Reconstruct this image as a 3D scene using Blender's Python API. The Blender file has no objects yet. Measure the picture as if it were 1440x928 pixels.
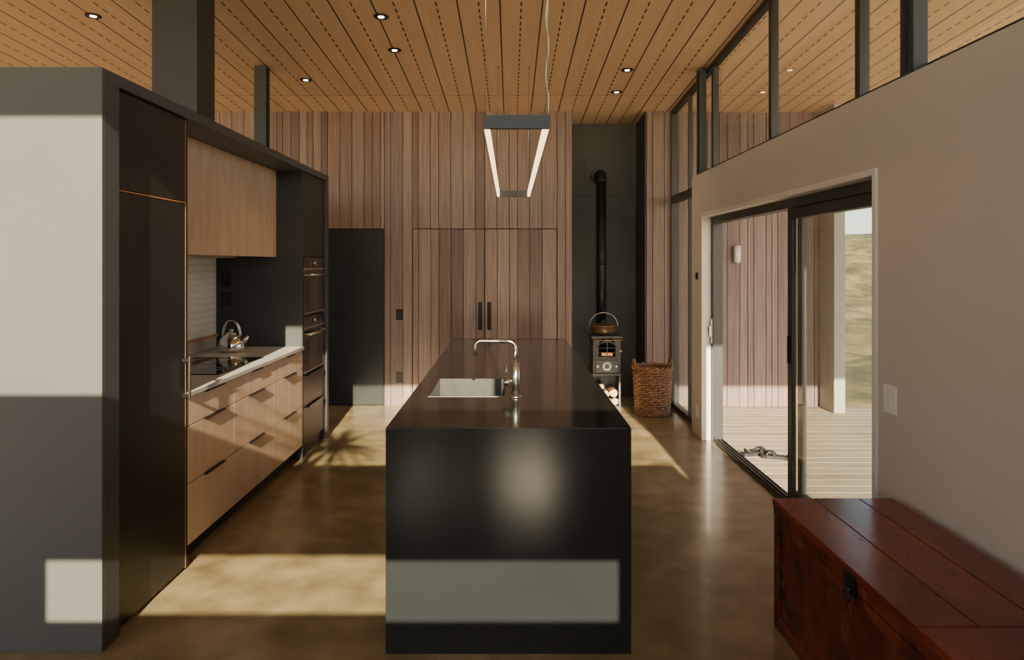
import bpy, bmesh, math, random
from mathutils import Vector, Matrix
random.seed(7)
scene=bpy.context.scene
F=960.0; CX=718.0; HY=371.0; CH=1.56
def cz(y): return 3.66-0.056*y
# ------------------------------------------------------------ materials
def newmat(name):
    m=bpy.data.materials.new(name); m.use_nodes=True
    nt=m.node_tree; b=nt.nodes['Principled BSDF']
    return m,nt,b
def pm(name,col,rough=0.5,metal=0.0,spec=0.5,coat=0.0,noise=0.0,nscale=6.0,bump=0.0,bscale=200.0):
    m,nt,b=newmat(name)
    b.inputs['Base Color'].default_value=(*col,1)
    b.inputs['Roughness'].default_value=rough
    b.inputs['Metallic'].default_value=metal
    b.inputs['Specular IOR Level'].default_value=spec
    b.inputs['Coat Weight'].default_value=coat
    g=nt.nodes.new('ShaderNodeNewGeometry')
    if noise>0:
        n=nt.nodes.new('ShaderNodeTexNoise'); n.inputs['Scale'].default_value=nscale; n.inputs['Detail'].default_value=5
        nt.links.new(g.outputs['Position'],n.inputs['Vector'])
        r=nt.nodes.new('ShaderNodeValToRGB')
        r.color_ramp.elements[0].position=0.3; r.color_ramp.elements[1].position=0.7
        r.color_ramp.elements[0].color=(*[c*(1-noise) for c in col],1)
        r.color_ramp.elements[1].color=(*[min(1,c*(1+noise)) for c in col],1)
        nt.links.new(n.outputs['Fac'],r.inputs['Fac']); nt.links.new(r.outputs['Color'],b.inputs['Base Color'])
    if bump>0:
        n=nt.nodes.new('ShaderNodeTexNoise'); n.inputs['Scale'].default_value=bscale
        nt.links.new(g.outputs['Position'],n.inputs['Vector'])
        bp=nt.nodes.new('ShaderNodeBump'); bp.inputs['Strength'].default_value=bump; bp.inputs['Distance'].default_value=0.005
        nt.links.new(n.outputs['Fac'],bp.inputs['Height']); nt.links.new(bp.outputs['Normal'],b.inputs['Normal'])
    return m
def ramp(nt,stops):
    r=nt.nodes.new('ShaderNodeValToRGB'); cr=r.color_ramp
    while len(cr.elements)<len(stops): cr.elements.new(0.5)
    for e,(p,c) in zip(cr.elements,stops): e.position=p; e.color=(*c,1)
    return r
def math_(nt,op,a,bv=None,c=None):
    n=nt.nodes.new('ShaderNodeMath'); n.operation=op
    for i,v in enumerate((a,bv,c)):
        if v is None: continue
        if isinstance(v,(int,float)): n.inputs[i].default_value=v
        else: nt.links.new(v,n.inputs[i])
    return n.outputs[0]
def mixc(nt,fac,a,b,bt='MIX'):
    n=nt.nodes.new('ShaderNodeMix'); n.data_type='RGBA'; n.blend_type=bt
    for s,v in ((n.inputs['Factor'],fac),(n.inputs['A'],a),(n.inputs['B'],b)):
        if isinstance(v,(int,float)): s.default_value=v
        elif isinstance(v,tuple): s.default_value=(*v,1)
        else: nt.links.new(v,s)
    return n.outputs['Result']
def grain(nt,scale,detail=6,dist=0.0):
    g=nt.nodes.new('ShaderNodeNewGeometry')
    mp=nt.nodes.new('ShaderNodeMapping'); mp.inputs['Scale'].default_value=scale
    nt.links.new(g.outputs['Position'],mp.inputs['Vector'])
    n=nt.nodes.new('ShaderNodeTexNoise'); n.inputs['Scale'].default_value=1; n.inputs['Detail'].default_value=detail
    n.inputs['Distortion'].default_value=dist
    nt.links.new(mp.outputs['Vector'],n.inputs['Vector'])
    return n.outputs['Fac'],g
def wood_random(name,stops,gs,rough=0.55,gstr=0.35):
    """boards: every separate board gets its own tone"""
    m,nt,b=newmat(name)
    f,g=grain(nt,gs,8,0.6)
    r=ramp(nt,stops); nt.links.new(g.outputs['Random Per Island'],r.inputs['Fac'])
    gr=ramp(nt,[(0.3,(1-gstr,)*3),(0.7,(1.15,1.15,1.15))]); nt.links.new(f,gr.inputs['Fac'])
    c=mixc(nt,1.0,r.outputs['Color'],gr.outputs['Color'],'MULTIPLY')
    nt.links.new(c,b.inputs['Base Color']); b.inputs['Roughness'].default_value=rough
    bp=nt.nodes.new('ShaderNodeBump'); bp.inputs['Strength'].default_value=0.25; bp.inputs['Distance'].default_value=0.003
    nt.links.new(f,bp.inputs['Height']); nt.links.new(bp.outputs['Normal'],b.inputs['Normal'])
    return m
def ply(name,c0,c1,gs,rough=0.4):
    m,nt,b=newmat(name)
    f,g=grain(nt,gs,5,1.2)
    r=ramp(nt,[(0.3,c0),(0.72,c1)]); nt.links.new(f,r.inputs['Fac'])
    nt.links.new(r.outputs['Color'],b.inputs['Base Color']); b.inputs['Roughness'].default_value=rough
    return m

M_cedar=wood_random('cedar_boards',[(0,(0.15,0.098,0.082)),(0.2,(0.24,0.155,0.128)),(0.45,(0.33,0.225,0.188)),(0.65,(0.26,0.185,0.16)),(0.85,(0.40,0.285,0.238)),(1,(0.22,0.165,0.15))],(40,40,1.6),0.42,0.30)
M_extced=wood_random('cedar_exterior',[(0,(0.19,0.135,0.125)),(0.5,(0.26,0.19,0.175)),(1,(0.23,0.175,0.165))],(40,40,1.6))
M_deck=wood_random('deck_boards',[(0,(0.30,0.255,0.19)),(0.5,(0.38,0.325,0.245)),(1,(0.34,0.29,0.23))],(3,40,3),0.7)
M_ply=ply('birch_ply_fronts',(0.58,0.42,0.30),(0.74,0.55,0.41),(9,7,1.3))
M_plyedge=pm('ply_edge',(0.50,0.25,0.11),0.5)
M_frame=pm('cabinet_frame_grey',(0.065,0.072,0.080),0.5,noise=0.06,nscale=2)
M_panel=pm('end_panel_grey',(0.10,0.099,0.097),0.6,noise=0.05,nscale=2)
M_dark=pm('dark_laminate',(0.018,0.020,0.021),0.38,noise=0.1,nscale=3)
M_char=pm('charcoal_board',(0.04,0.045,0.048),0.6,noise=0.1,nscale=3)
M_recess=pm('recess_plaster',(0.082,0.09,0.086),0.7,noise=0.12,nscale=2)
M_black=pm('black_metal',(0.015,0.015,0.016),0.35,metal=0.3)
M_alu=pm('window_frame_dark',(0.04,0.043,0.045),0.4,metal=0.3)
M_steelblue=pm('post_paint',(0.045,0.06,0.072),0.5)
M_duct=pm('duct_paint',(0.035,0.04,0.046),0.5)
M_wall=pm('painted_wall',(0.62,0.575,0.54),0.7,noise=0.03,nscale=1.5)
M_white=pm('white_trim',(0.78,0.76,0.72),0.45)
M_counter=pm('counter_stone',(0.50,0.48,0.45),0.35,noise=0.08,nscale=30)
M_steel=pm('brushed_steel',(0.55,0.54,0.52),0.25,metal=1.0)
M_sinksteel=pm('sink_steel',(0.17,0.17,0.168),0.35,metal=1.0,noise=0.1,nscale=20)
M_chrome=pm('chrome',(0.75,0.74,0.72),0.1,metal=1.0)
M_hob=pm('hob_glass',(0.008,0.008,0.009),0.06)
M_ovenglass=pm('oven_glass',(0.01,0.01,0.011),0.08)
M_castiron=pm('cast_iron',(0.13,0.13,0.128),0.5,metal=0.4,noise=0.25,nscale=25,bump=0.3)
M_flue=pm('flue_black',(0.018,0.018,0.02),0.4,metal=0.3)
M_bronze=pm('aged_pot',(0.22,0.15,0.09),0.4,metal=0.7,noise=0.2,nscale=20)
M_wicker=pm('wicker',(0.28,0.14,0.07),0.55,noise=0.45,nscale=30)
M_bark=pm('log_bark',(0.16,0.09,0.05),0.8,noise=0.4,nscale=40)
M_logend=pm('log_end',(0.62,0.42,0.22),0.7,noise=0.25,nscale=40)
M_plastic=pm('switch_white',(0.88,0.87,0.85),0.3)
M_rubber=pm('sandal_black',(0.02,0.02,0.022),0.6)
M_concrete_post=pm('post_concrete',(0.45,0.43,0.40),0.7,noise=0.08,nscale=5)
M_stain=pm('brass_detail',(0.45,0.30,0.12),0.35,metal=0.9)
M_leaf=pm('cordyline_leaf',(0.10,0.16,0.05),0.5,noise=0.2,nscale=5)

# island
def mk_island(name,rough,col,spec=0.5):
    m,nt,b=newmat(name)
    f,g=grain(nt,(1.5,1.5,1.5),3)
    r=ramp(nt,[(0.3,tuple(c*0.9 for c in col)),(0.7,tuple(c*1.12 for c in col))]); nt.links.new(f,r.inputs['Fac'])
    nt.links.new(r.outputs['Color'],b.inputs['Base Color'])
    b.inputs['Roughness'].default_value=rough; b.inputs['Specular IOR Level'].default_value=spec
    return m
M_isl=mk_island('island_side',0.27,(0.018,0.0215,0.0235),0.5)
M_istop=mk_island('island_top',0.12,(0.016,0.014,0.013),0.9)

# concrete floor
M_floor,nt,b=newmat('polished_concrete')
f1,g=grain(nt,(0.9,0.9,0.9),6,0.3); f2,_=grain(nt,(5,5,5),10,0.2); f3,_=grain(nt,(70,70,70),3)
a=math_(nt,'MULTIPLY',f1,0.42); a=math_(nt,'MULTIPLY_ADD',f2,0.46,a); a=math_(nt,'MULTIPLY_ADD',f3,0.12,a)
r=ramp(nt,[(0.40,(0.165,0.127,0.062)),(0.50,(0.25,0.198,0.104)),(0.60,(0.345,0.28,0.158))]); nt.links.new(a,r.inputs['Fac'])
nt.links.new(r.outputs['Color'],b.inputs['Base Color'])
b.inputs['Roughness'].default_value=0.28
b.inputs['Coat Weight'].default_value=0.25; b.inputs['Coat Roughness'].default_value=0.10

# slotted ply ceiling
M_ceil,nt,b=newmat('slotted_ply_ceiling')
g=nt.nodes.new('ShaderNodeNewGeometry'); s=nt.nodes.new('ShaderNodeSeparateXYZ'); nt.links.new(g.outputs['Position'],s.inputs[0])
X=s.outputs['X'];Y=s.outputs['Y']
sp=0.15
u=math_(nt,'DIVIDE',math_(nt,'ADD',X,30.0),sp)
fr=math_(nt,'FRACT',u)
line=math_(nt,'LESS_THAN',math_(nt,'ABSOLUTE',math_(nt,'SUBTRACT',fr,0.5)),0.038)
par=math_(nt,'FLOOR',math_(nt,'MULTIPLY',math_(nt,'FRACT',math_(nt,'MULTIPLY',math_(nt,'FLOOR',u),0.5)),2.01))
dash=math_(nt,'LESS_THAN',math_(nt,'FRACT',math_(nt,'MULTIPLY',Y,9.0)),0.62)
dm=math_(nt,'MAXIMUM',dash,par)
slot=math_(nt,'MULTIPLY',line,dm)
jy=math_(nt,'FRACT',math_(nt,'DIVIDE',math_(nt,'ADD',Y,30.25),2.4))
jn=math_(nt,'LESS_THAN',math_(nt,'ABSOLUTE',math_(nt,'SUBTRACT',jy,0.5)),0.0012)
slot=math_(nt,'MAXIMUM',slot,jn)
f,_=grain(nt,(14,1.0,1),6,0.8)
pr=nt.nodes.new('ShaderNodeTexWhiteNoise'); cb=nt.nodes.new('ShaderNodeCombineXYZ')
nt.links.new(math_(nt,'FLOOR',math_(nt,'DIVIDE',math_(nt,'ADD',X,30.0),1.2)),cb.inputs[0]); nt.links.new(math_(nt,'FLOOR',math_(nt,'ADD',math_(nt,'DIVIDE',math_(nt,'ADD',Y,30.25),2.4),0.5)),cb.inputs[1])
nt.links.new(cb.outputs[0],pr.inputs['Vector'])
fac=math_(nt,'MULTIPLY_ADD',pr.outputs['Value'],0.4,math_(nt,'MULTIPLY',f,0.6))
r=ramp(nt,[(0.25,(0.66,0.445,0.295)),(0.8,(0.84,0.60,0.425))]); nt.links.new(fac,r.inputs['Fac'])
c=mixc(nt,slot,r.outputs['Color'],(0.03,0.018,0.01))
nt.links.new(c,b.inputs['Base Color']); b.inputs['Roughness'].default_value=0.5

# tiles
M_tile,nt,b=newmat('splash_tiles')
g=nt.nodes.new('ShaderNodeNewGeometry'); s=nt.nodes.new('ShaderNodeSeparateXYZ'); nt.links.new(g.outputs['Position'],s.inputs[0])
cb=nt.nodes.new('ShaderNodeCombineXYZ'); nt.links.new(s.outputs['Y'],cb.inputs[0]); nt.links.new(s.outputs['Z'],cb.inputs[1])
br=nt.nodes.new('ShaderNodeTexBrick'); nt.links.new(cb.outputs[0],br.inputs['Vector'])
br.inputs['Scale'].default_value=1; br.inputs['Brick Width'].default_value=0.2; br.inputs['Row Height'].default_value=0.05; br.inputs['Mortar Size'].default_value=0.0015
br.inputs['Color1'].default_value=(0.80,0.80,0.82,1); br.inputs['Color2'].default_value=(0.84,0.84,0.85,1); br.inputs['Mortar'].default_value=(0.5,0.5,0.5,1)
nt.links.new(br.outputs['Color'],b.inputs['Base Color']); b.inputs['Roughness'].default_value=0.2

# glass (thin pane: Schlick reflectance from the true angle of incidence, same on both faces)
M_glass=bpy.data.materials.new('window_glass'); M_glass.use_nodes=True; nt=M_glass.node_tree; nt.nodes.clear()
o=nt.nodes.new('ShaderNodeOutputMaterial'); mx=nt.nodes.new('ShaderNodeMixShader'); t=nt.nodes.new('ShaderNodeBsdfTransparent'); gl=nt.nodes.new('ShaderNodeBsdfGlossy')
g=nt.nodes.new('ShaderNodeNewGeometry'); vm=nt.nodes.new('ShaderNodeVectorMath'); vm.operation='DOT_PRODUCT'
nt.links.new(g.outputs['Normal'],vm.inputs[0]); nt.links.new(g.outputs['Incoming'],vm.inputs[1])
ab=math_(nt,'ABSOLUTE',vm.outputs['Value']); om=math_(nt,'SUBTRACT',1.0,ab); pw=math_(nt,'POWER',om,5.0)
fc=math_(nt,'MULTIPLY_ADD',pw,0.9,0.04)
t.inputs[0].default_value=(0.96,0.98,0.965,1); gl.inputs['Roughness'].default_value=0.0
nt.links.new(fc,mx.inputs[0]); nt.links.new(t.outputs[0],mx.inputs[1]); nt.links.new(gl.outputs[0],mx.inputs[2]); nt.links.new(mx.outputs[0],o.inputs[0])
def emis(name,col,st):
    m=bpy.data.materials.new(name); m.use_nodes=True; nt=m.node_tree; b=nt.nodes['Principled BSDF']
    b.inputs['Base Color'].default_value=(*col,1); b.inputs['Emission Color'].default_value=(*col,1); b.inputs['Emission Strength'].default_value=st
    return m
M_led=emis('led_strip',(1.0,0.66,0.36),3.6)
M_bulb=emis('downlight_lamp',(1.0,0.80,0.5),9.0)
M_fire=emis('stove_fire',(1.0,0.35,0.10),0.5)

# red lacquer
M_red,nt,b=newmat('red_lacquer')
f,_=grain(nt,(5,1.6,5),7,0.6); f2,_=grain(nt,(28,9,28),6,0.3)
r=ramp(nt,[(0.3,(0.09,0.014,0.008)),(0.5,(0.17,0.025,0.012)),(0.7,(0.24,0.042,0.018))]); nt.links.new(f,r.inputs['Fac'])
w=ramp(nt,[(0.62,(0,0,0)),(0.70,(1,1,1))]); nt.links.new(f2,w.inputs['Fac'])
c=mixc(nt,math_(nt,'MULTIPLY',w.outputs['Color'],0.45),r.outputs['Color'],(0.05,0.015,0.01))
nt.links.new(c,b.inputs['Base Color']); nt.links.new(math_(nt,'MULTIPLY_ADD',f2,0.2,0.12),b.inputs['Roughness'])
M_redside,nt,b=newmat('red_lacquer_worn')
f,_=grain(nt,(6,6,6),8,1.0); f2,_=grain(nt,(14,14,14),8,1.5)
r=ramp(nt,[(0.32,(0.03,0.009,0.006)),(0.5,(0.10,0.014,0.008)),(0.68,(0.17,0.026,0.012))]); nt.links.new(f,r.inputs['Fac'])
w=ramp(nt,[(0.56,(0,0,0)),(0.64,(1,1,1))]); nt.links.new(f2,w.inputs['Fac'])
c=mixc(nt,math_(nt,'MULTIPLY',w.outputs['Color'],0.5),r.outputs['Color'],(0.18,0.10,0.03))
nt.links.new(c,b.inputs['Base Color']); b.inputs['Roughness'].default_value=0.35
# grass
M_grass,nt,b=newmat('dry_grass')
f,_=grain(nt,(1.5,1.5,1.5),10,0.5)
r=ramp(nt,[(0.35,(0.075,0.075,0.028)),(0.52,(0.18,0.15,0.06)),(0.7,(0.32,0.24,0.12))]); nt.links.new(f,r.inputs['Fac'])
nt.links.new(r.outputs['Color'],b.inputs['Base Color']); b.inputs['Roughness'].default_value=0.9

# ------------------------------------------------------------ mesh builder
class B:
    def __init__(s): s.bm=bmesh.new(); s.mats=[]
    def mi(s,m):
        if m not in s.mats: s.mats.append(m)
        return s.mats.index(m)
    def hexa(s,pts,mat,bev=0):
        v=[s.bm.verts.new(p) for p in pts]
        fs=[(0,3,2,1),(4,5,6,7),(0,1,5,4),(1,2,6,5),(2,3,7,6),(3,0,4,7)]
        faces=[s.bm.faces.new([v[i] for i in f]) for f in fs]
        i=s.mi(mat)
        for f in faces: f.material_index=i
        if bev>0:
            ed=set(e for f in faces for e in f.edges)
            r=bmesh.ops.bevel(s.bm,geom=list(ed),offset=bev,segments=2,profile=0.5,affect='EDGES')
            for f in r['faces']: f.material_index=i
        return v
    def box(s,x0,x1,y0,y1,z0,z1,mat,bev=0):
        return s.hexa([(x0,y0,z0),(x1,y0,z0),(x1,y1,z0),(x0,y1,z0),(x0,y0,z1),(x1,y0,z1),(x1,y1,z1),(x0,y1,z1)],mat,bev)
    def cyl(s,p0,p1,r0,r1,mat,seg=24,cap=True):
        p0=Vector(p0);p1=Vector(p1); d=(p1-p0); q=d.to_track_quat('Z','Y')
        rings=[]
        for p,r in ((p0,r0),(p1,r1)):
            rings.append([s.bm.verts.new(p+q@Vector((r*math.cos(2*math.pi*k/seg),r*math.sin(2*math.pi*k/seg),0))) for k in range(seg)])
        i=s.mi(mat)
        for k in range(seg):
            f=s.bm.faces.new((rings[0][k],rings[0][(k+1)%seg],rings[1][(k+1)%seg],rings[1][k])); f.material_index=i; f.smooth=True
        if cap:
            f=s.bm.faces.new(list(reversed(rings[0]))); f.material_index=i
            f=s.bm.faces.new(rings[1]); f.material_index=i
    def tube(s,pts,r,mat,seg=10,closed=False,rads=None):
        pts=[Vector(p) for p in pts]; n=len(pts); i=s.mi(mat)
        up=None; rings=[]
        for k in range(n):
            if closed: t=pts[(k+1)%n]-pts[k-1]
            else: t=pts[min(k+1,n-1)]-pts[max(k-1,0)]
            t.normalize()
            if up is None:
                up=Vector((0,0,1)) if abs(t.z)<0.9 else Vector((1,0,0))
            up=(up-t*up.dot(t)).normalized(); sd=t.cross(up)
            rr=rads[k] if rads else r
            rings.append([s.bm.verts.new(pts[k]+rr*(math.cos(2*math.pi*j/seg)*up+math.sin(2*math.pi*j/seg)*sd)) for j in range(seg)])
        m=n if closed else n-1
        for k in range(m):
            a=rings[k];b2=rings[(k+1)%n]
            for j in range(seg):
                f=s.bm.faces.new((a[j],b2[j],b2[(j+1)%seg],a[(j+1)%seg])); f.material_index=i; f.smooth=True
        if not closed:
            s.bm.faces.new(rings[0]).material_index=i; s.bm.faces.new(list(reversed(rings[-1]))).material_index=i
    def lathe(s,c,prof,mat,seg=32):
        i=s.mi(mat); rings=[]
        for r,z in prof:
            rings.append([s.bm.verts.new((c[0]+max(r,1e-4)*math.cos(2*math.pi*k/seg),c[1]+max(r,1e-4)*math.sin(2*math.pi*k/seg),c[2]+z)) for k in range(seg)])
        for a,b2 in zip(rings,rings[1:]):
            for k in range(seg):
                f=s.bm.faces.new((a[k],a[(k+1)%seg],b2[(k+1)%seg],b2[k])); f.material_index=i; f.smooth=True
        s.bm.faces.new(list(reversed(rings[0]))).material_index=i; s.bm.faces.new(rings[-1]).material_index=i
    def done(s,name,parent=None,normals=True):
        if normals: bmesh.ops.recalc_face_normals(s.bm,faces=s.bm.faces)
        me=bpy.data.meshes.new(name); 
        xs=[v.co.x for v in s.bm.verts]; ys=[v.co.y for v in s.bm.verts]; zs=[v.co.z for v in s.bm.verts]
        c=Vector(((min(xs)+max(xs))/2,(min(ys)+max(ys))/2,min(zs)))
        if parent is not None: c=Vector((0,0,0))
        for v in s.bm.verts: v.co-=c
        s.bm.to_mesh(me); s.bm.free()
        for m in s.mats: me.materials.append(m)
        o=bpy.data.objects.new(name,me); o.location=c
        scene.collection.objects.link(o)
        if parent: o.parent=parent
        return o

# ------------------------------------------------------------ room shell
BW=7.53
b=B(); b.box(-6.3,1.86,-1.1,8.2,-0.12,0,M_floor); b.done('floor')
b=B()
y0,y1=-1.15,8.35
b.hexa([(-6.4,y0,cz(y0)),(4.4,y0,cz(y0)),(4.4,y1,cz(y1)),(-6.4,y1,cz(y1)),(-6.4,y0,cz(y0)+.2),(4.4,y0,cz(y0)+.2),(4.4,y1,cz(y1)+.2),(-6.4,y1,cz(y1)+.2)],M_ceil)
b.done('ceiling')

# boards helper
def boards(b,x0,x1,y,zf0,zf1,mat,th=0.018,gap=0.007,seed=1,facing=-1):
    rnd=random.Random(seed); x=x0; cuts=[]
    while x<x1-1e-4:
        w=rnd.choice([0.135,0.135,0.135,0.09,0.066])
        xe=min(x+w,x1)
        if x1-xe<0.04: xe=x1
        cuts.append((x,xe)); x=xe
    for (a,c) in cuts:
        for (z0,z1) in (zf0,) if zf1 is None else (zf0,zf1):
            b.box(a+gap/2,c-gap/2,y,y+th,z0,z1,mat)
ztop=cz(BW)+0.002
b=B()
b.box(-6.3,-2.02,BW+.018,BW+.12,0,ztop,M_char)
b.box(-2.02,-1.39,BW+.018,BW+.12,1.95,ztop,M_char)
b.box(-1.39,-1.085,BW+.018,BW+.12,0,ztop,M_char)
b.box(-1.085,0.515,BW+.05,BW+.12,0,ztop,M_char)
b.box(0.515,0.68,BW+.018,BW+.12,0,ztop,M_char)
boards(b,-6.3,-2.02,BW,(0.0,ztop),None,M_cedar,seed=3)
boards(b,-2.02,-1.39,BW,(1.95,ztop),None,M_cedar,seed=4)
boards(b,-1.39,-1.085,BW,(0.0,ztop),None,M_cedar,seed=5)
boards(b,-1.085,-0.285,BW,(1.95,ztop),None,M_cedar,seed=6)
boards(b,-0.285,0.515,BW,(1.95,ztop),None,M_cedar,seed=8)
boards(b,0.515,0.68,BW,(0.0,ztop),None,M_cedar,seed=9)
boards(b,1.50,1.80,BW,(0.0,ztop),None,M_cedar,seed=10)
b.box(1.50,1.86,BW+.018,BW+.12,0,ztop,M_char)
b.done('wall_back')
# stove recess walls
b=B()
zr=cz(8.05)+0.01
b.box(0.60,1.56,8.05,8.15,0,zr,M_recess)
b.box(0.60,0.679,BW+.121,8.05,0,zr,M_recess)
b.box(1.481,1.56,BW+.121,8.05,0,zr,M_char)
b.box(1.481,1.4995,BW,BW+.121,0,ztop,M_char)
b.box(0.70,1.47,8.03,8.05,0.0,2.36,M_recess,0.003)
b.done('wall_recess')
# cupboard doors in back wall
for nm,x0,x1,hx,sd in (('door_1',-1.08,-0.288,-0.335,6),('door_2',-0.282,0.51,-0.235,8)):
    b=B(); b.box(x0,x1,BW+.019,BW+.045,0.012,1.94,M_char)
    boards(b,x0,x1,BW,(0.012,1.94),None,M_cedar,seed=sd)
    b.box(hx-.022,hx+.022,BW-.012,BW-.0005,0.83,1.14,M_black,0.004)
    b.done(nm)
b=B(); b.box(-2.0,-1.405,BW-.005,BW+.04,0.006,1.94,M_dark,0.002); b.box(-1.402,-1.3905,BW,BW+.0405,0,1.9495,M_char); b.cyl((-1.93,BW-.06,1.0),(-1.93,BW-.005,1.0),.012,.012,M_black); b.cyl((-1.93,BW-.055,1.0),(-1.82,BW-.055,1.0),.009,.009,M_black)
b.box(-2.019,-1.391,BW+.041,BW+.12,0,1.949,M_char)
b.done('door_3')
# right wall
b=B()
WX0,WX1=1.70,1.86; LZ=2.37; D0,D1,DZ=3.18,6.04,1.985
b.box(WX0,WX1,-1.1,D0,0,LZ,M_wall); b.box(WX0,WX1,D1,6.40,0,LZ,M_wall); b.box(WX0,WX1,D0,D1,DZ,LZ,M_wall)
b.done('wall_right')
# unseen front wall: clerestory, rail and strip shaped for sun patches; low windows added
FY0,FY1=-1.12,-1.0
b=B()
zt=cz(-1.05)
b.box(-2.6,WX0,FY0,FY1,1.93,2.55,M_wall)
b.box(-2.6,-1.60,FY0,FY1,0,1.93,M_wall)
b.box(-1.60,0.70,FY0,FY1,.84,1.64,M_wall); b.box(-1.60,0.70,FY0,FY1,0,.52,M_wall)
b.box(-1.60,-.36,FY0,FY1,.52,.84,M_wall); b.box(-.10,.20,FY0,FY1,.52,.84,M_wall); b.box(.42,.70,FY0,FY1,.52,.84,M_wall)
b.box(0.70,WX0,FY0,FY1,0,1.93,M_wall)
b.box(-2.7,-2.6,FY0,FY1,0,zt-.01,M_wall)
b.done('wall_front')
b=B()
for x in (-1.2,0.25,): b.box(x,x+.05,FY0+.02,FY1-.02,2.55,zt-.01,M_alu)
b.box(-2.6,WX0,-1.065,-1.06,2.55,zt-.01,M_glass)
b.done('window_1')
b=B()
b.box(-1.6,0.7,-1.065,-1.06,1.64,1.93,M_glass); b.done('window_2')
for i,(xa,xb) in enumerate(((-.36,-.10),(.20,.42))):
    b=B(); b.box(xa,xb,-1.065,-1.06,.52,.84,M_glass); b.box(xa,xb,-1.09,-1.03,.64,.70,M_alu); b.done('window_%d'%(7+i))  # openings added so sun patches on the unseen floor glow in the island front
b=B()
for x in (-3.9,-5.1,-6.3): b.box(x,x+.06,FY0+.02,FY1-.02,0,zt-.01,M_alu)
b.box(-6.24,-2.7,-1.065,-1.06,0.06,zt-.01,M_glass); b.box(-6.24,-2.7,FY0+.02,FY1-.02,0,0.06,M_alu)
b.done('window_3')  # full-height glass added out of view for warm bounce light
# unseen left wall, glazing added for sky fill light
b=B()
b.box(-6.42,-6.3,-1.1,8.2,0,0.25,M_wall); b.box(-6.42,-6.3,6.4,8.2,0.25,cz(8.2),M_wall)
b.done('wall_left')
b=B()
for y in (-1.0,1.4,3.9,6.3): b.box(-6.39,-6.33,y,y+.07,0.25,cz(y)-.02,M_alu)
b.hexa([(-6.365,-1,.25),(-6.36,-1,.25),(-6.36,6.4,.25),(-6.365,6.4,.25),(-6.365,-1,cz(-1)-.02),(-6.36,-1,cz(-1)-.02),(-6.36,6.4,cz(6.4)-.02),(-6.365,6.4,cz(6.4)-.02)],M_glass)
b.done('window_4')
# right clerestory
def sl(b,x0,x1,y0,y1,za0,zb0,za1,zb1,mat):
    b.hexa([(x0,y0,za0),(x1,y0,za0),(x1,y1,zb0),(x0,y1,zb0),(x0,y0,za1),(x1,y0,za1),(x1,y1,zb1),(x0,y1,zb1)],mat)
GX=1.79
b=B()
b.box(GX-.025,GX+.025,-1.0,6.40,LZ+.001,LZ+.04,M_alu)
sl(b,GX-.025,GX+.025,-1.0,7.52,cz(-1)-.045,cz(7.52)-.045,cz(-1)-.002,cz(7.52)-.002,M_alu)
for y in (0.6,2.1,3.45,4.62,5.95): b.box(GX-.025,GX+.025,y,y+.05,LZ+.04,cz(y)-.03,M_alu)
sl(b,GX-.003,GX+.003,-1.0,6.40,LZ+.03,LZ+.03,cz(-1)-.03,cz(6.4)-.03,M_glass)
b.done('window_5')
b=B()
for y in (6.401,7.46): b.box(GX-.03,GX+.03,y,y+.05,0,cz(y+.05)-.046,M_alu)
b.box(GX-.03,GX+.03,6.45,7.46,0,0.05,M_alu); b.box(GX-.03,GX+.03,6.45,7.46,2.22,2.30,M_alu)
b.box(GX-.02,GX+.02,6.78,6.81,0.05,cz(6.8)-.046,M_alu)
sl(b,GX-.003,GX+.003,6.44,7.47,0.04,.04,cz(6.44)-.046,cz(7.47)-.046,M_glass)
b.done('window_6')
# steel posts
for nm,x,y,z0 in (('steel_post',1.69,6.10,LZ+.001),('steel_post',1.70,2.88,LZ+.001),('steel_post',-2.27,6.04,2.351)):
    b=B(); x1=x+.06 if x>0 else x+.105
    b.box(x,x1,y,y+.012,z0,cz(y+.1)-.001,M_steelblue); b.box(x,x1,y+.088,y+.10,z0,cz(y+.1)-.001,M_steelblue)
    b.box((x+x1)/2-.005,(x+x1)/2+.005,y+.012,y+.088,z0,cz(y+.1)-.001,M_steelblue)
    b.box(x,x1,y+.0005,y+.0995,z0,z0+.012,M_steelblue)
    b.done(nm)
# door trim
b=B()
e=.02
b.box(WX0-.012,WX1-.09,D0-e,D0+.012,0,DZ+e,M_white,.002); b.box(WX0-.012,WX1-.09,D1-.012,D1+e,0,DZ+e,M_white,.002)
b.box(WX0-.012,WX1-.09,D0+.012,D1-.012,DZ-.012,DZ+e,M_white,.002)
b.done('trim_1')
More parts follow.
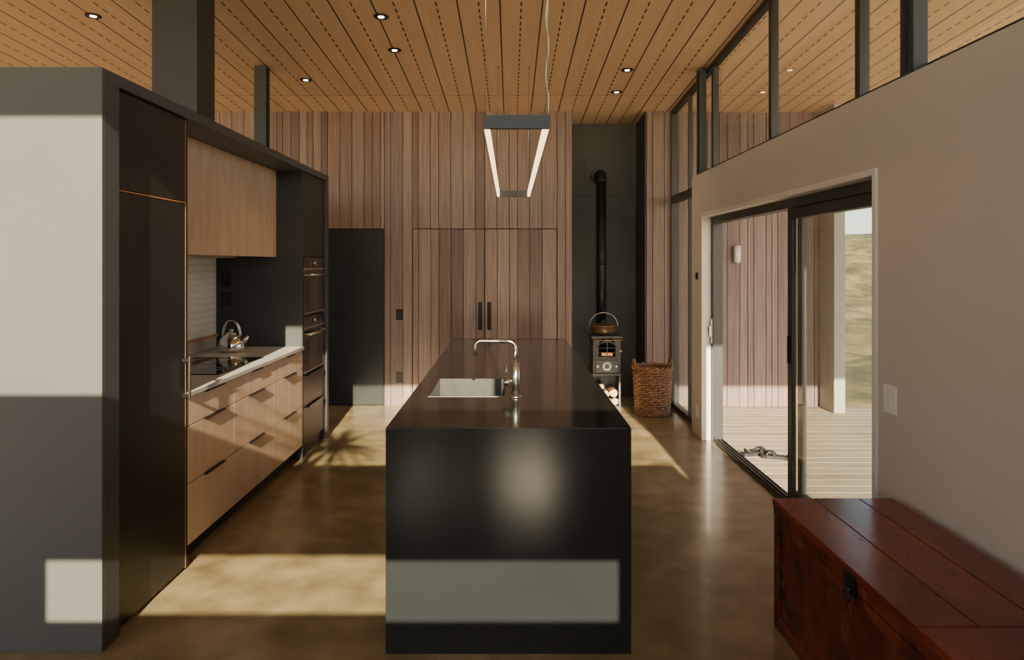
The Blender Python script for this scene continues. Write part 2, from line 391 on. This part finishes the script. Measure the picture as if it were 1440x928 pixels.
# sliding glass door
root=bpy.data.objects.new('sliding_glass_door',None); scene.collection.objects.link(root)
b=B()
fx0,fx1=1.772,1.86
b.box(fx0,fx1,D0+.013,D0+.063,0,DZ-.013,M_alu,.002); b.box(fx0,fx1,D1-.063,D1-.013,0,DZ-.013,M_alu,.002)
b.box(fx0,fx1,D0+.063,D1-.063,DZ-.07,DZ-.013,M_alu,.002)
b.box(fx0,fx1,D0+.063,D1-.063,0.0,0.02,M_alu)
for x in (1.785,1.815,1.845): b.box(x,x+.006,D0+.063,D1-.063,.02,.032,M_black)
b.done('outer_frame',root)
def panel(nm,xa,ya,yb,handle=None):
    b=B(); z0,z1=.033,DZ-.072; w=.065
    b.box(xa,xa+.03,ya,ya+w,z0,z1,M_alu,.002); b.box(xa,xa+.03,yb-w,yb,z0,z1,M_alu,.002)
    b.box(xa,xa+.03,ya+w,yb-w,z0,z0+.09,M_alu,.002); b.box(xa,xa+.03,ya+w,yb-w,z1-w,z1,M_alu,.002)
    b.box(xa+.012,xa+.018,ya+w-.005,yb-w+.005,z0+.08,z1-w+.01,M_glass)
    if handle: b.box(xa-.012,xa-.0005,handle-.03,handle-.008,.92,1.10,M_black,.003)
    b.done(nm,root)
panel('panel_fixed',1.820,D0+.066,D0+1.15)
panel('panel_sliding',1.785,D0+.10,D0+1.22,D0+1.21)
b=B(); b.box(1.76,1.7715,D1-.050,D1-.026,.86,1.08,M_steel,.004); b.box(1.745,1.76,D1-.046,D1-.030,.92,1.02,M_steel,.003); b.done('latch_plate',root)

# ------------------------------------------------------------ exterior
EX=3.42
b=B()
boards(b,1.862,EX,7.56,(-.02,cz(7.56)),None,M_extced,seed=21)
b.box(1.862,EX,7.579,7.7,-.02,cz(7.7)-.002,M_char)
b.done('wall_exterior')
b=B(); b.box(EX+.002,EX+.12,7.22,7.7,-.02,cz(7.22)-.002,M_concrete_post,.005); b.done('porch_post')
# deck
b=B()
yy=-1.1
while yy<7.5:
    b.box(1.862,5.2,yy,min(yy+.134,7.55),-.055,-.021,M_deck,.002); yy+=.142
b.box(1.862,5.2,-1.1,7.55,-.12,-.056,M_char)
b.done('deck')
b=B()  # landscape
n=60; vs=[]
def hz(x,y):
    t=max(0,min(1,(y-12)/26)); t2=t*t*(3-2*t)
    return -0.14+3.3*t2*(0.6+0.4*max(0,min(1,(x+2)/14)))+(.25*math.sin(x*.5+y*.23)+.12*math.sin(x*1.7+1)*math.cos(y*1.3))*min(1,max(0,(y-9)/6))
for j in range(n+1):
    row=[]
    for i in range(n+1):
        x=-40+100*i/n; y=-40+120*j/n
        row.append(b.bm.verts.new((x,y,hz(x,y))))
    vs.append(row)
mi=b.mi(M_grass)
for j in range(n):
    for i in range(n):
        f=b.bm.faces.new((vs[j][i],vs[j][i+1],vs[j+1][i+1],vs[j+1][i])); f.smooth=True; f.material_index=mi
b.done('ground')
# cabbage tree outside behind the camera (its crown throws the fan shadow on the floor)
b=B()
cr=Vector((-.80,-4.0,4.0))
b.tube([(-2.3,-4,-.14),(-2.15,-4,1.2),(-1.9,-4,2.3),(-1.62,-4,3.05),(-1.35,-4,3.4),(cr.x-.12,-4,3.78),tuple(cr)],.05,M_bark,10,rads=[.09,.07,.06,.045,.035,.025,.02])
rnd=random.Random(12)
for k in range(60):
    dv=Vector((rnd.gauss(0,1),rnd.gauss(0,.5),rnd.gauss(.25,.8))).normalized(); L=.30+.12*rnd.random()
    sd=dv.cross(Vector((0,1,0)));
    if sd.length<.1: continue
    sd.normalize(); w=.017; i=b.mi(M_leaf); prev=None
    for q in range(6):
        t=q/5; p=cr+dv*L*t+Vector((0,0,-.10*t*t)); ww=w*(1-t*.8)*(1 if q else .6)
        cur=(b.bm.verts.new(p+sd*ww),b.bm.verts.new(p-sd*ww))
        if prev: f=b.bm.faces.new((prev[0],prev[1],cur[1],cur[0])); f.material_index=i
        prev=cur
b.done('cabbage_tree',normals=False)
# wall light outside
b=B(); b.box(2.46,2.52,7.535,7.559,1.60,1.74,M_steel,.003); b.cyl((2.49,7.49,1.58),(2.49,7.49,1.76),.036,.036,M_white); b.cyl((2.49,7.49,1.565),(2.49,7.49,1.58),.03,.03,M_steel); b.cyl((2.49,7.49,1.67),(2.49,7.54,1.67),.012,.012,M_steel)
b.done('outdoor_wall_light')
# sandals
def sandal(cx,cy,ang):
    b=B(); R=Matrix.Rotation(ang,3,'Z')
    out=[(-.13,.028),(-.10,.036),(-.04,.032),(.03,.036),(.08,.045),(.115,.038),(.135,.015)]
    loop=[(x,y) for x,y in out]+[(x,-y*.95) for x,y in reversed(out)]
    bot=[b.bm.verts.new(Vector((cx,cy,-.0205))+R@Vector((x,y,0))) for x,y in loop]
    top=[b.bm.verts.new(Vector((cx,cy,.005))+R@Vector((x,y,0))) for x,y in loop]
    i=b.mi(M_rubber); b.bm.faces.new(list(reversed(bot))).material_index=i; b.bm.faces.new(top).material_index=i
    k=len(loop)
    for q in range(k): b.bm.faces.new((bot[q],bot[(q+1)%k],top[(q+1)%k],top[q])).material_index=i
    for x0_,x1_ in ((.09,.02),(.02,.09)):
        pts=[Vector((cx,cy,.003))+R@Vector((x0_+(x1_-x0_)*q/10,.04*math.cos(math.pi*q/10),.032*math.sin(math.pi*q/10))) for q in range(11)]
        b.tube(pts,.009,M_rubber,8)
    pts=[Vector((cx,cy,.003))+R@Vector((-.07-.03*math.sin(math.pi*q/10),.035*math.cos(math.pi*q/10),.03*math.sin(math.pi*q/10))) for q in range(11)]
    b.tube(pts,.007,M_rubber,8)
    b.done('sandal')
sandal(2.03,5.66,0.35); sandal(2.17,5.54,2.7)

# ------------------------------------------------------------ island
IX0,IX1,IY0,IY1,IZ=-.50,.483,2.73,6.02,.903
SX0,SX1,SY0,SY1=-.41,-.025,3.38,3.90
b=B()
b.box(IX0,IX1,IY0,IY0+.02,0.0,IZ,M_isl,.0015)
b.box(IX0,IX0+.02,IY0+.0205,IY1-.0205,0,IZ-.0125,M_isl); b.box(IX1-.02,IX1,IY0+.0205,IY1-.0205,0,IZ-.0125,M_isl)
b.box(IX0,IX1,IY1-.02,IY1,0,IZ-.0125,M_isl)
t0=IZ-.012
b.box(IX0,IX1,IY0+.0203,SY0,t0,IZ,M_istop); b.box(IX0,IX1,SY1,IY1,t0,IZ,M_istop)
b.box(IX0,SX0,SY0,SY1,t0,IZ,M_istop); b.box(SX1,IX1,SY0,SY1,t0,IZ,M_istop)
b.done('kitchen_island')
b=B()
sb=.70
b.box(SX0+.0005,SX1-.0005,SY0+.0005,SY1-.0005,sb,sb+.01,M_sinksteel)
b.box(SX0+.0005,SX0+.008,SY0+.0005,SY1-.0005,sb+.01,IZ+.002,M_sinksteel); b.box(SX1-.008,SX1-.0005,SY0+.0005,SY1-.0005,sb+.01,IZ+.002,M_sinksteel)
b.box(SX0+.008,SX1-.008,SY0+.0005,SY0+.008,sb+.01,IZ+.002,M_sinksteel); b.box(SX0+.008,SX1-.008,SY1-.008,SY1-.0005,sb+.01,IZ+.002,M_sinksteel)
b.cyl(((SX0+SX1)/2,3.6,sb+.01),((SX0+SX1)/2,3.6,sb+.014),.045,.045,M_chrome)
b.done('kitchen_sink')
b=B()
fx,fy=.025,3.36
b.cyl((fx,fy,IZ+.0005),(fx,fy,IZ+.008),.03,.03,M_steel); b.cyl((fx,fy,IZ+.008),(fx,fy,IZ+.17),.02,.02,M_steel)
pts=[(fx,fy,IZ+.17),(fx,fy,IZ+.24)]
for t in range(0,7): a=t/6*math.pi/2; pts.append((fx-.035+.035*math.cos(a),fy,IZ+.24+.035*math.sin(a)))
for t in range(0,7): a=t/6*math.pi/2; pts.append((fx-.17-.03*math.sin(a),fy+.02,IZ+.245+.03*math.cos(a)))
pts.append((fx-.20,fy+.02,IZ+.205))
b.tube(pts,.009,M_steel,14)
b.cyl((fx-.02,fy,IZ+.075),(fx-.06,fy,IZ+.075),.019,.019,M_steel); b.cyl((fx-.045,fy,IZ+.09),(fx-.045,fy-.005,IZ+.16),.005,.004,M_steel)
b.done('kitchen_tap')

# ------------------------------------------------------------ kitchen cabinetry (left)
KX=-1.66; KB=-2.36; KF=-1.64
Y0,Y1,Y2,Y3,Y4,Y5=2.74,2.86,3.49,5.45,6.09,6.15
TZ=2.35
root=bpy.data.objects.new('kitchen_cabinet_wall',None); scene.collection.objects.link(root)
b=B()
b.box(-2.9,KF,Y0,Y0+.02,.0,TZ,M_panel,.001)
b.box(KB-.02,KF,Y0+.0205,Y1,0,TZ-.0505,M_frame)
b.box(KB-.02,KF,Y0+.0205,Y5,TZ-.05,TZ,M_frame,.001)
b.box(KB-.02,KF,Y4,Y5,0,TZ-.0505,M_frame)
b.box(KB-.04,KB-.0205,Y0+.0205,Y5,0,TZ,M_panel)
b.box(-2.9,KB-.0405,Y0+.0205,Y5,0,TZ,M_panel)
b.done('surround',root)
b=B()
b.box(KB,KX-.022,Y1+.001,Y2-.001,0.0,TZ-.051,M_plyedge)
b.box(KX-.0218,KX,Y1+.008,Y2-.008,1.878,TZ-.056,M_dark,.001); b.box(KX-.0218,KX,Y1+.008,Y2-.008,.015,1.866,M_dark,.001)
b.box(KX-.020,KX+.0005,Y1+.003,Y1+.007,.01,TZ-.056,M_plyedge); b.box(KX-.020,KX+.0005,Y2-.007,Y2-.003,.01,TZ-.056,M_plyedge); b.box(KX-.020,KX+.0005,Y1+.007,Y2-.007,1.869,1.875,M_plyedge)
b.box(KB,KX+.001,Y2-.0005,Y2+.016,0,TZ-.051,M_dark)
b.box(KX,KX+.035,Y2-.04,Y2-.028,.885,.90,M_black); b.box(KX,KX+.035,Y2-.04,Y2-.028,1.065,1.08,M_black); b.box(KX+.03,KX+.04,Y2-.042,Y2-.026,.875,1.09,M_steel,.002)
b.done('fridge_doors',root)
b=B()
yA=Y2+.0165
b.box(KB,KX-.02,yA,Y3,.10,.875,M_plyedge); b.box(KB,KX-.07,yA,Y3,0,.0995,M_dark)
ys=[yA,4.10,4.78,Y3-.005]; zs=[.11,.425,.725,.873]
for i in range(3):
    for j in range(3):
        b.box(KX-.0195,KX,ys[i]+.002,ys[i+1]-.002,zs[j]+.002,zs[j+1]-.003,M_ply,.001)
        c=(ys[i]+ys[i+1])/2+.02; L=.13 
        if i>0 and j==2: L=.09
        b.box(KX-.018,KX+.014,c-L,c+L,zs[j+1]-.0025,zs[j+1]-.0005,M_black); b.box(KX+.012,KX+.0145,c-L,c+L,zs[j+1]-.007,zs[j+1]-.0005,M_black)
b.done('drawer_bank',root)
b=B()
b.box(KB,KX+.012,yA,Y3-.001,.8755,.90,M_counter,.002)
b.box(KB,KB+.012,yA,Y3-.001,.9005,.985,M_counter); b.box(KB,KB+.03,yA,Y3-.001,.985,1.0,M_plyedge)
b.done('countertop',root)
b=B(); b.box(KB,KB+.01,yA,Y3-.001,1.001,1.62,M_tile); b.done('splashback',root)
b=B()
b.box(KB+.011,-1.89,yA,Y3-.001,1.62,TZ-.051,M_ply); 
b.box(-1.8895,-1.87,yA,4.46,1.615,TZ-.052,M_ply,.001); b.box(-1.8895,-1.87,4.463,Y3-.002,1.615,TZ-.052,M_ply,.001)
b.box(KB+.05,-1.95,4.05,4.85,1.60,1.6195,M_steel)
b.done('upper_cabinet',root)
b=B() # oven tower
b.box(KB,KX-.001,Y3,Y3+.018,0,TZ-.051,M_char)
b.box(KB,KX-.022,Y3+.019,Y4-.001,0.0,TZ-.051,M_dark)
b.box(KX-.0218,KX,Y3+.02,Y4-.004,1.62,TZ-.055,M_dark,.001)
b.box(KX-.0218,KX,Y3+.02,Y4-.004,.10,.40,M_dark,.001); b.box(KX-.0218,KX,Y3+.02,Y4-.004,.406,.66,M_dark,.001)
b.box(KX+.001,KX+.02,Y3+.12,Y4-.12,.385,.40,M_black); b.box(KX+.001,KX+.02,Y3+.12,Y4-.12,.645,.66,M_black)
for z0,z1 in ((.67,1.13),(1.145,1.61)):
    b.box(KX-.0218,KX+.002,Y3+.02,Y4-.004,z0,z1,M_ovenglass,.002)
    b.box(KX+.0021,KX+.006,Y3+.03,Y4-.012,z1-.10,z1-.085,M_steel); b.box(KX+.0021,KX+.006,Y3+.03,Y4-.012,z0+.005,z0+.02,M_steel)
    b.box(KX+.0021,KX+.004,Y3+.08,Y4-.06,z0+.08,z1-.19,M_hob)
    b.cyl((KX+.045,Y3+.06,z1-.14),(KX+.045,Y4-.05,z1-.14),.009,.009,M_steel,12)
    b.box(KX+.002,KX+.045,Y3+.08,Y3+.095,z1-.146,z1-.134,M_steel); b.box(KX+.002,KX+.045,Y4-.085,Y4-.07,z1-.146,z1-.134,M_steel)
    b.cyl((KX+.002,Y3+.30,z1-.045),(KX+.02,Y3+.30,z1-.045),.02,.018,M_steel,16)
b.done('oven_tower',root)
b=B()
for (x,z) in ((-2.27,1.43),(-2.27,1.28)):
    b.box(x-.04,x+.04,Y3-.008,Y3-.0005,z-.055,z+.055,M_black,.002); b.box(x-.015,x+.015,Y3-.011,Y3-.008,z,z+.03,M_dark)
b.done('outlets',root)
b=B(); b.box(-2.22,-1.735,4.06,4.80,.9005,.906,M_hob,.001)
for (x,y,r) in ((-2.08,4.24,.09),(-2.08,4.6,.075),(-1.87,4.24,.07),(-1.87,4.6,.09)):
    b.tube([(x+r*math.cos(t*math.pi/16),y+r*math.sin(t*math.pi/16),.9062) for t in range(32)],.001,M_steel,4,True)
b.done('induction_hob')
# kettle
b=B(); kc=(-2.10,5.14,.9005)
b.lathe(kc,[(.07,0),(.092,.004),(.098,.02),(.094,.06),(.08,.095),(.06,.118),(.045,.126),(.043,.130)],M_chrome)
b.lathe((kc[0],kc[1],kc[2]+.129),[(.042,0),(.036,.012),(.014,.018),(.012,.024),(.018,.032),(.012,.042)],M_chrome)
b.tube([(kc[0]+.07,kc[1],kc[2]+.06),(kc[0]+.10,kc[1],kc[2]+.085),(kc[0]+.125,kc[1],kc[2]+.12)],.014,M_chrome,12,rads=[.022,.017,.011])
for dy in (-.012,.012):
    b.tube([(kc[0]+.062*math.cos(t)*1.05,kc[1]+dy,kc[2]+.115+.12*math.sin(t)) for t in [math.pi*k/16 for k in range(17)]],.005,M_chrome,10)
b.tube([(kc[0]+.04*math.cos(t),kc[1],kc[2]+.20+.038*math.sin(t)) for t in [math.pi*(.15+.7*k/10) for k in range(11)]],.012,M_black,12)
b.done('kettle')
# rangehood duct box
b=B(); b.box(-2.26,-1.975,4.30,4.56,TZ+.001,cz(4.56)-.001,M_duct,.003); b.box(-2.28,-1.955,4.28,4.58,TZ+.0005,TZ+.02,M_duct); b.done('rangehood_duct')

# ------------------------------------------------------------ pendant
root=bpy.data.objects.new('pendant_light',None); scene.collection.objects.link(root)
PX0,PX1,PY0,PY1,PZ=-.122,.175,3.0,6.1,2.155
b=B(); w=.022; h=.058
b.box(PX0,PX1,PY0,PY0+w,PZ,PZ+h,M_steelblue,.001); b.box(PX0,PX1,PY1-w,PY1,PZ,PZ+h,M_steelblue,.001)
b.box(PX0,PX0+.004,PY0+w,PY1-w,PZ,PZ+h,M_steelblue); b.box(PX1-.004,PX1,PY0+w,PY1-w,PZ,PZ+h,M_steelblue)
b.box(PX0+.004,PX0+w,PY0+w,PY1-w,PZ+h-.006,PZ+h,M_steelblue); b.box(PX1-w,PX1-.004,PY0+w,PY1-w,PZ+h-.006,PZ+h,M_steelblue)
b.done('frame',root)
b=B(); b.box(PX0+.0045,PX0+w+.002,PY0+w+.001,PY1-w-.001,PZ+.002,PZ+h-.0065,M_led); b.box(PX1-w-.002,PX1-.0045,PY0+w+.001,PY1-w-.001,PZ+.002,PZ+h-.0065,M_led); b.done('led_strips',root)
b=B()
for x in (PX0+.012,PX1-.012):
    for y in (PY0+.011,PY1-.011):
        b.cyl((x,y,PZ+h),(x,y,cz(y)-.0005),.0016,.0016,M_steel,6)
        b.cyl((x,y,cz(y)-.012),(x,y,cz(y)-.001),.012,.012,M_steel,12)
pts=[(PX1-.012+.006*math.sin(k*.8),PY0+.03+.006*math.cos(k*.8),PZ+h+(cz(PY0)-PZ-h-.003)*k/40) for k in range(41)]
b.tube(pts,.0028,M_white,6)
b.done('cables',root)

# downlights
for (px,py) in ((131,22),(536,23),(555,70),(430,112),(882,98),(867,129)):
    Yd=2.10/((HY-py)/F+.056); Xd=(px-CX)/F*Yd; z=cz(Yd)
    b=B()
    b.lathe((Xd,Yd,z-.008),[(.030,.0065),(.033,.001),(.054,0),(.056,.007)],M_black,28)
    b.cyl((Xd,Yd,z-.0075),(Xd,Yd,z-.004),.022,.022,M_bulb,24)
    o=b.done('downlight',normals=True)
    l=bpy.data.lights.new('spot','SPOT'); l.energy=16; l.color=(1,.78,.5); l.spot_size=1.5; l.spot_blend=.8; l.shadow_soft_size=.03
    lo=bpy.data.objects.new('lamp',l); scene.collection.objects.link(lo); lo.parent=o; lo.location=(0,0,-.015)

# ------------------------------------------------------------ stove
sx0,sx1,sy0,sy1=.885,1.205,7.40,7.72; mx=(sx0+sx1)/2
root=bpy.data.objects.new('wood_stove',None); scene.collection.objects.link(root)
b=B()
b.box(sx0+.01,sx1-.01,sy0+.01,sy1,.37,.75,M_castiron,.008)
b.box(sx0-.012,sx1+.012,sy0-.012,sy1+.012,.75,.775,M_castiron,.006)
b.box(sx0,sx1,sy0,sy1+.005,.345,.37,M_castiron,.005)
b.box(sx0+.035,sx1-.035,sy0-.006,sy0+.009,.53,.735,M_castiron,.004)
b.box(sx0+.07,sx1-.07,sy0-.009,sy0-.0062,.555,.675,M_ovenglass)
b.cyl((mx,sy0-.009,.675),(mx,sy0-.0062,.675),.088,.088,M_ovenglass,32)
b.box(sx0+.10,sx1-.10,sy0-.0105,sy0-.0092,.565,.60,M_fire)
pts=[(sx0+.062,sy0-.01,.545),(sx0+.062,sy0-.01,.66)]+[(mx-.098*math.cos(t),sy0-.01,.66+.055*math.sin(t)) for t in [math.pi*k/12 for k in range(1,12)]]+[(sx1-.062,sy0-.01,.66),(sx1-.062,sy0-.01,.545)]
b.tube(pts,.007,M_castiron,8,True)
b.tube([(mx,sy0-.013,.55),(mx,sy0-.013,.76)],.005,M_castiron,8)
for dz in (.60,.65): b.tube([(sx0+.07,sy0-.013,dz),(sx1-.07,sy0-.013,dz)],.004,M_castiron,8)
b.box(sx0+.035,sx1-.035,sy0-.006,sy0+.009,.385,.515,M_castiron,.004)
b.cyl((mx,sy0-.012,.45),(mx,sy0-.006,.45),.05,.052,M_sinksteel,28); b.cyl((mx,sy0-.018,.45),(mx,sy0-.012,.45),.02,.024,M_castiron,20)
for x in (sx0+.06,sx1-.06): b.cyl((x,sy0-.014,.45),(x,sy0-.006,.45),.012,.014,M_steel,16)
b.cyl((sx1-.02,sy0-.03,.62),(sx1-.02,sy0,.62),.006,.006,M_steel,10); b.cyl((sx1-.02,sy0-.045,.62),(sx1-.02,sy0-.03,.62),.013,.013,M_stain,14)
b.tube([(sx0-.005,sy0-.045,.735),(sx1+.005,sy0-.045,.735)],.006,M_stain,10)
for x in (sx0+.01,sx1-.01): b.cyl((x,sy0-.045,.735),(x,sy0,.745),.005,.005,M_stain,8)
b.done('firebox',root)
b=B()
for x in (sx0+.01,sx1-.03):
    for y in (sy0+.01,sy1-.03): b.box(x,x+.02,y,y+.02,0.006,.345,M_castiron)
b.box(sx0,sx1,sy0,sy1,0,.012,M_castiron,.002); b.box(sx0+.03,sx1-.01,sy1-.015,sy1-.010,.012,.345,M_castiron)
b.box(sx0+.012,sx0+.018,sy0+.03,sy1-.03,.012,.345,M_castiron); b.box(sx1-.018,sx1-.012,sy0+.03,sy1-.03,.012,.345,M_castiron)
b.done('stand',root)
b=B()
for (x,z,r) in ((.955,.065,.05),(1.055,.06,.045),(1.14,.058,.042),(.96,.155,.04),(1.04,.145,.038),(1.125,.15,.045),(.99,.222,.034)):
    rnd=random.Random(int(x*1000+z*999))
    pts=[(x+r*(.85+.25*rnd.random())*math.cos(t),0,z+r*(.8+.2*rnd.random())*math.sin(t)) for t in [2*math.pi*k/9 for k in range(9)]]
    f0=[b.bm.verts.new((p[0],sy0+.02+.03*((x*7)%1),p[2])) for p in pts]; f1=[b.bm.verts.new((p[0],sy1-.02,p[2])) for p in pts]
    b.bm.faces.new(f0).material_index=b.mi(M_logend); b.bm.faces.new(list(reversed(f1))).material_index=b.mi(M_logend)
    for k in range(9): b.bm.faces.new((f0[k],f0[(k+1)%9],f1[(k+1)%9],f1[k])).material_index=b.mi(M_bark)
b.done('firewood',root)
b=B()
pc=(1.03,7.56,.7755)
b.lathe(pc,[(.10,.004),(.125,.012),(.142,.05),(.146,.095),(.155,.10),(.153,.108),(.14,.112),(.10,.125),(.03,.132)],M_bronze,36)
b.tube([(pc[0]-.018,pc[1],pc[2]+.13),(pc[0]-.012,pc[1],pc[2]+.15),(pc[0]+.012,pc[1],pc[2]+.15),(pc[0]+.018,pc[1],pc[2]+.13)],.005,M_bronze,8)
b.tube([(pc[0]+.158*math.cos(t),pc[1],pc[2]+.095+.15*math.sin(t)) for t in [math.pi*k/20 for k in range(21)]],.004,M_steel,8)
for dx in (-.155,.155): b.cyl((pc[0]+dx-.01,pc[1],pc[2]+.09),(pc[0]+dx+.01,pc[1],pc[2]+.09),.012,.012,M_bronze,12)
for k in range(3):
    a=k*2.1+.3; b.cyl((pc[0]+.09*math.cos(a),pc[1]+.09*math.sin(a),pc[2]),(pc[0]+.09*math.cos(a),pc[1]+.09*math.sin(a),pc[2]+.012),.01,.012,M_bronze,10)
b.done('camp_oven_pot')
b=B()
fxx=1.035; fyy=7.80
b.cyl((fxx,fyy,.50),(fxx,fyy,2.50),.056,.056,M_flue,28)
b.cyl((fxx,fyy,1.55),(fxx,fyy,1.60),.06,.06,M_flue,28)
b.tube([(fxx,fyy,2.49)]+[(fxx,fyy+.09-.09*math.cos(t),2.50+.09*math.sin(t)) for t in [math.pi/2*k/8 for k in range(1,9)]]+[(fxx,8.02,2.59)],.06,M_flue,24)
b.box(fxx-.02,fxx+.02,7.733,fyy,.55,.6,M_flue)
b.box(fxx-.17,fxx+.17,8.035,8.0495,2.44,2.78,M_recess,.003); b.cyl((fxx,8.02,2.59),(fxx,8.035,2.59),.085,.09,M_flue,28)
b.done('stove_flue')
# basket
b=B(); bc=(1.475,7.10)
nr=19; ns=26
for k in range(nr):
    z=.014+k*.0245; R0=.165+.025*(k/nr); ph=(k%2)*math.pi
    pts=[]
    N=ns*4
    for j in range(N):
        t=2*math.pi*j/N; rr=R0+.009*math.cos(ns/2*t*1+ph)
        pts.append((bc[0]+rr*math.cos(t),bc[1]+rr*math.sin(t),z+.003*math.sin(3*t+k)))
    b.tube(pts,.0118,M_wicker,7,True)
for j in range(ns):
    t=2*math.pi*(j+.5)/ns
    b.tube([(bc[0]+.165*math.cos(t),bc[1]+.165*math.sin(t),.005),(bc[0]+.192*math.cos(t),bc[1]+.192*math.sin(t),.485)],.008,M_wicker,6)
for q in range(2):
    pts=[(bc[0]+(.194+.012*math.cos(9*t+q*math.pi))*math.cos(t),bc[1]+(.194+.012*math.cos(9*t+q*math.pi))*math.sin(t),.485+.012*math.sin(9*t+q*math.pi)) for t in [2*math.pi*j/120 for j in range(120)]]
    b.tube(pts,.013,M_wicker,7,True)
b.cyl((bc[0],bc[1],.002),(bc[0],bc[1],.012),.16,.16,M_wicker,28)
for sgn in (-1,1):
    b.tube([(bc[0]+sgn*.19,bc[1]+.075*math.cos(t),.47+.10*math.sin(t)) for t in [math.pi*k/14 for k in range(15)]],.012,M_wicker,8)
b.done('wicker_basket')

# ------------------------------------------------------------ chest
b=B()
cx0,cx1,cy0,cy1,cz1=1.135,1.655,1.30,2.96,.545
b.box(cx0+.012,cx1-.01,cy0+.012,cy1-.012,.05,.49,M_redside,.003)
b.box(cx0+.004,cx1-.004,cy0+.004,cy1-.004,0,.06,M_redside,.004)
for y in (cy0+.006,cy1-.066): b.box(cx0+.004,cx0+.02,y,y+.06,.06,.47,M_redside,.003)
b.box(cx0+.004,cx0+.02,cy0+.07,cy1-.07,.43,.47,M_redside,.003)
b.box(cx0+.003,cx1-.003,cy0+.003,cy1-.003,.475,.515,M_redside,.003)
ym=1.91
for x0,x1 in ((cx0,cx0+.175),(cx0+.1775,cx0+.37),(cx0+.3725,cx1)):
    b.box(x0,x1,ym+.0015,cy1,.516,cz1,M_red,.003)
b.box(cx0,cx1,ym-.16,ym-.0015,.516,cz1,M_red,.003)
b.box(cx0,cx1,cy0,ym-.163,.516,cz1,M_red,.003)
b.box(cx0-.008,cx0+.003,2.24,2.31,.46,.53,M_black,.002); b.cyl((cx0-.018,2.275,.475),(cx0+.003,2.275,.475),.012,.012,M_black,14)
b.tube([(cx0-.016,2.275+.02*math.cos(t),.455+.02*math.sin(t)) for t in [2*math.pi*k/16 for k in range(16)]],.004,M_black,8,True)
b.done('storage_chest')

# switches etc.
def plate(name,y,z,w,h,mat,rock=2):
    b=B(); b.box(WX0-.009,WX0-.0003,y-w/2,y+w/2,z-h/2,z+h/2,mat,.002)
    for k in range(rock):
        zz=z-h*.2+k*h*.4 if rock>1 else z
        b.box(WX0-.014,WX0-.009,y-w*.16,y+w*.16,zz-h*.13,zz+h*.13,mat,.001)
    b.done(name)
plate('light_switch',3.05,.955,.10,.125,M_plastic,2)
plate('thermostat',6.22,1.45,.06,.06,M_black,1)
plate('wall_outlet',6.20,.22,.075,.115,M_plastic,2)
for z in (1.0,.31):
    b=B(); b.box(-1.262,-1.185,BW-.009,BW-.0003,z-.058,z+.058,M_black,.002); b.box(-1.24,-1.207,BW-.013,BW-.009,z+.005,z+.04,M_dark,.001); b.box(-1.24,-1.207,BW-.013,BW-.009,z-.04,z-.005,M_dark,.001); b.done('wall_outlet')

# ------------------------------------------------------------ light
d=Vector((-.07,1,-.405)).normalized()
l=bpy.data.lights.new('sun','SUN'); l.energy=25.0; l.angle=math.radians(.35); l.color=(1.0,.81,.56)
o=bpy.data.objects.new('sun',l); scene.collection.objects.link(o); o.rotation_euler=d.to_track_quat('-Z','Y').to_euler(); o.location=(1,-6,8)
w=bpy.data.worlds.new('world'); scene.world=w; w.use_nodes=True; nt=w.node_tree
bg=nt.nodes['Background']; sky=nt.nodes.new('ShaderNodeTexSky'); sky.sky_type='NISHITA'; sky.sun_disc=False
sky.sun_elevation=math.radians(22); sky.sun_rotation=math.radians(176); sky.altitude=50; sky.air_density=1.0; sky.dust_density=0.6; sky.ozone_density=1.0
hs=nt.nodes.new('ShaderNodeHueSaturation'); hs.inputs['Saturation'].default_value=.75
nt.links.new(sky.outputs[0],hs.inputs['Color'])
cc=mixc(nt,1.0,hs.outputs['Color'],(1.10,1.0,.91),'MULTIPLY')
nt.links.new(cc,bg.inputs[0]); bg.inputs[1].default_value=.38

# ------------------------------------------------------------ camera
cam=bpy.data.cameras.new('camera'); cam.sensor_width=36; cam.lens=24.0; cam.shift_x=2/1440; cam.shift_y=-(464-HY)/1440; cam.clip_start=.05
co=bpy.data.objects.new('camera',cam); scene.collection.objects.link(co); co.location=(0,0,CH); co.rotation_euler=(math.pi/2,0,0)
scene.camera=co
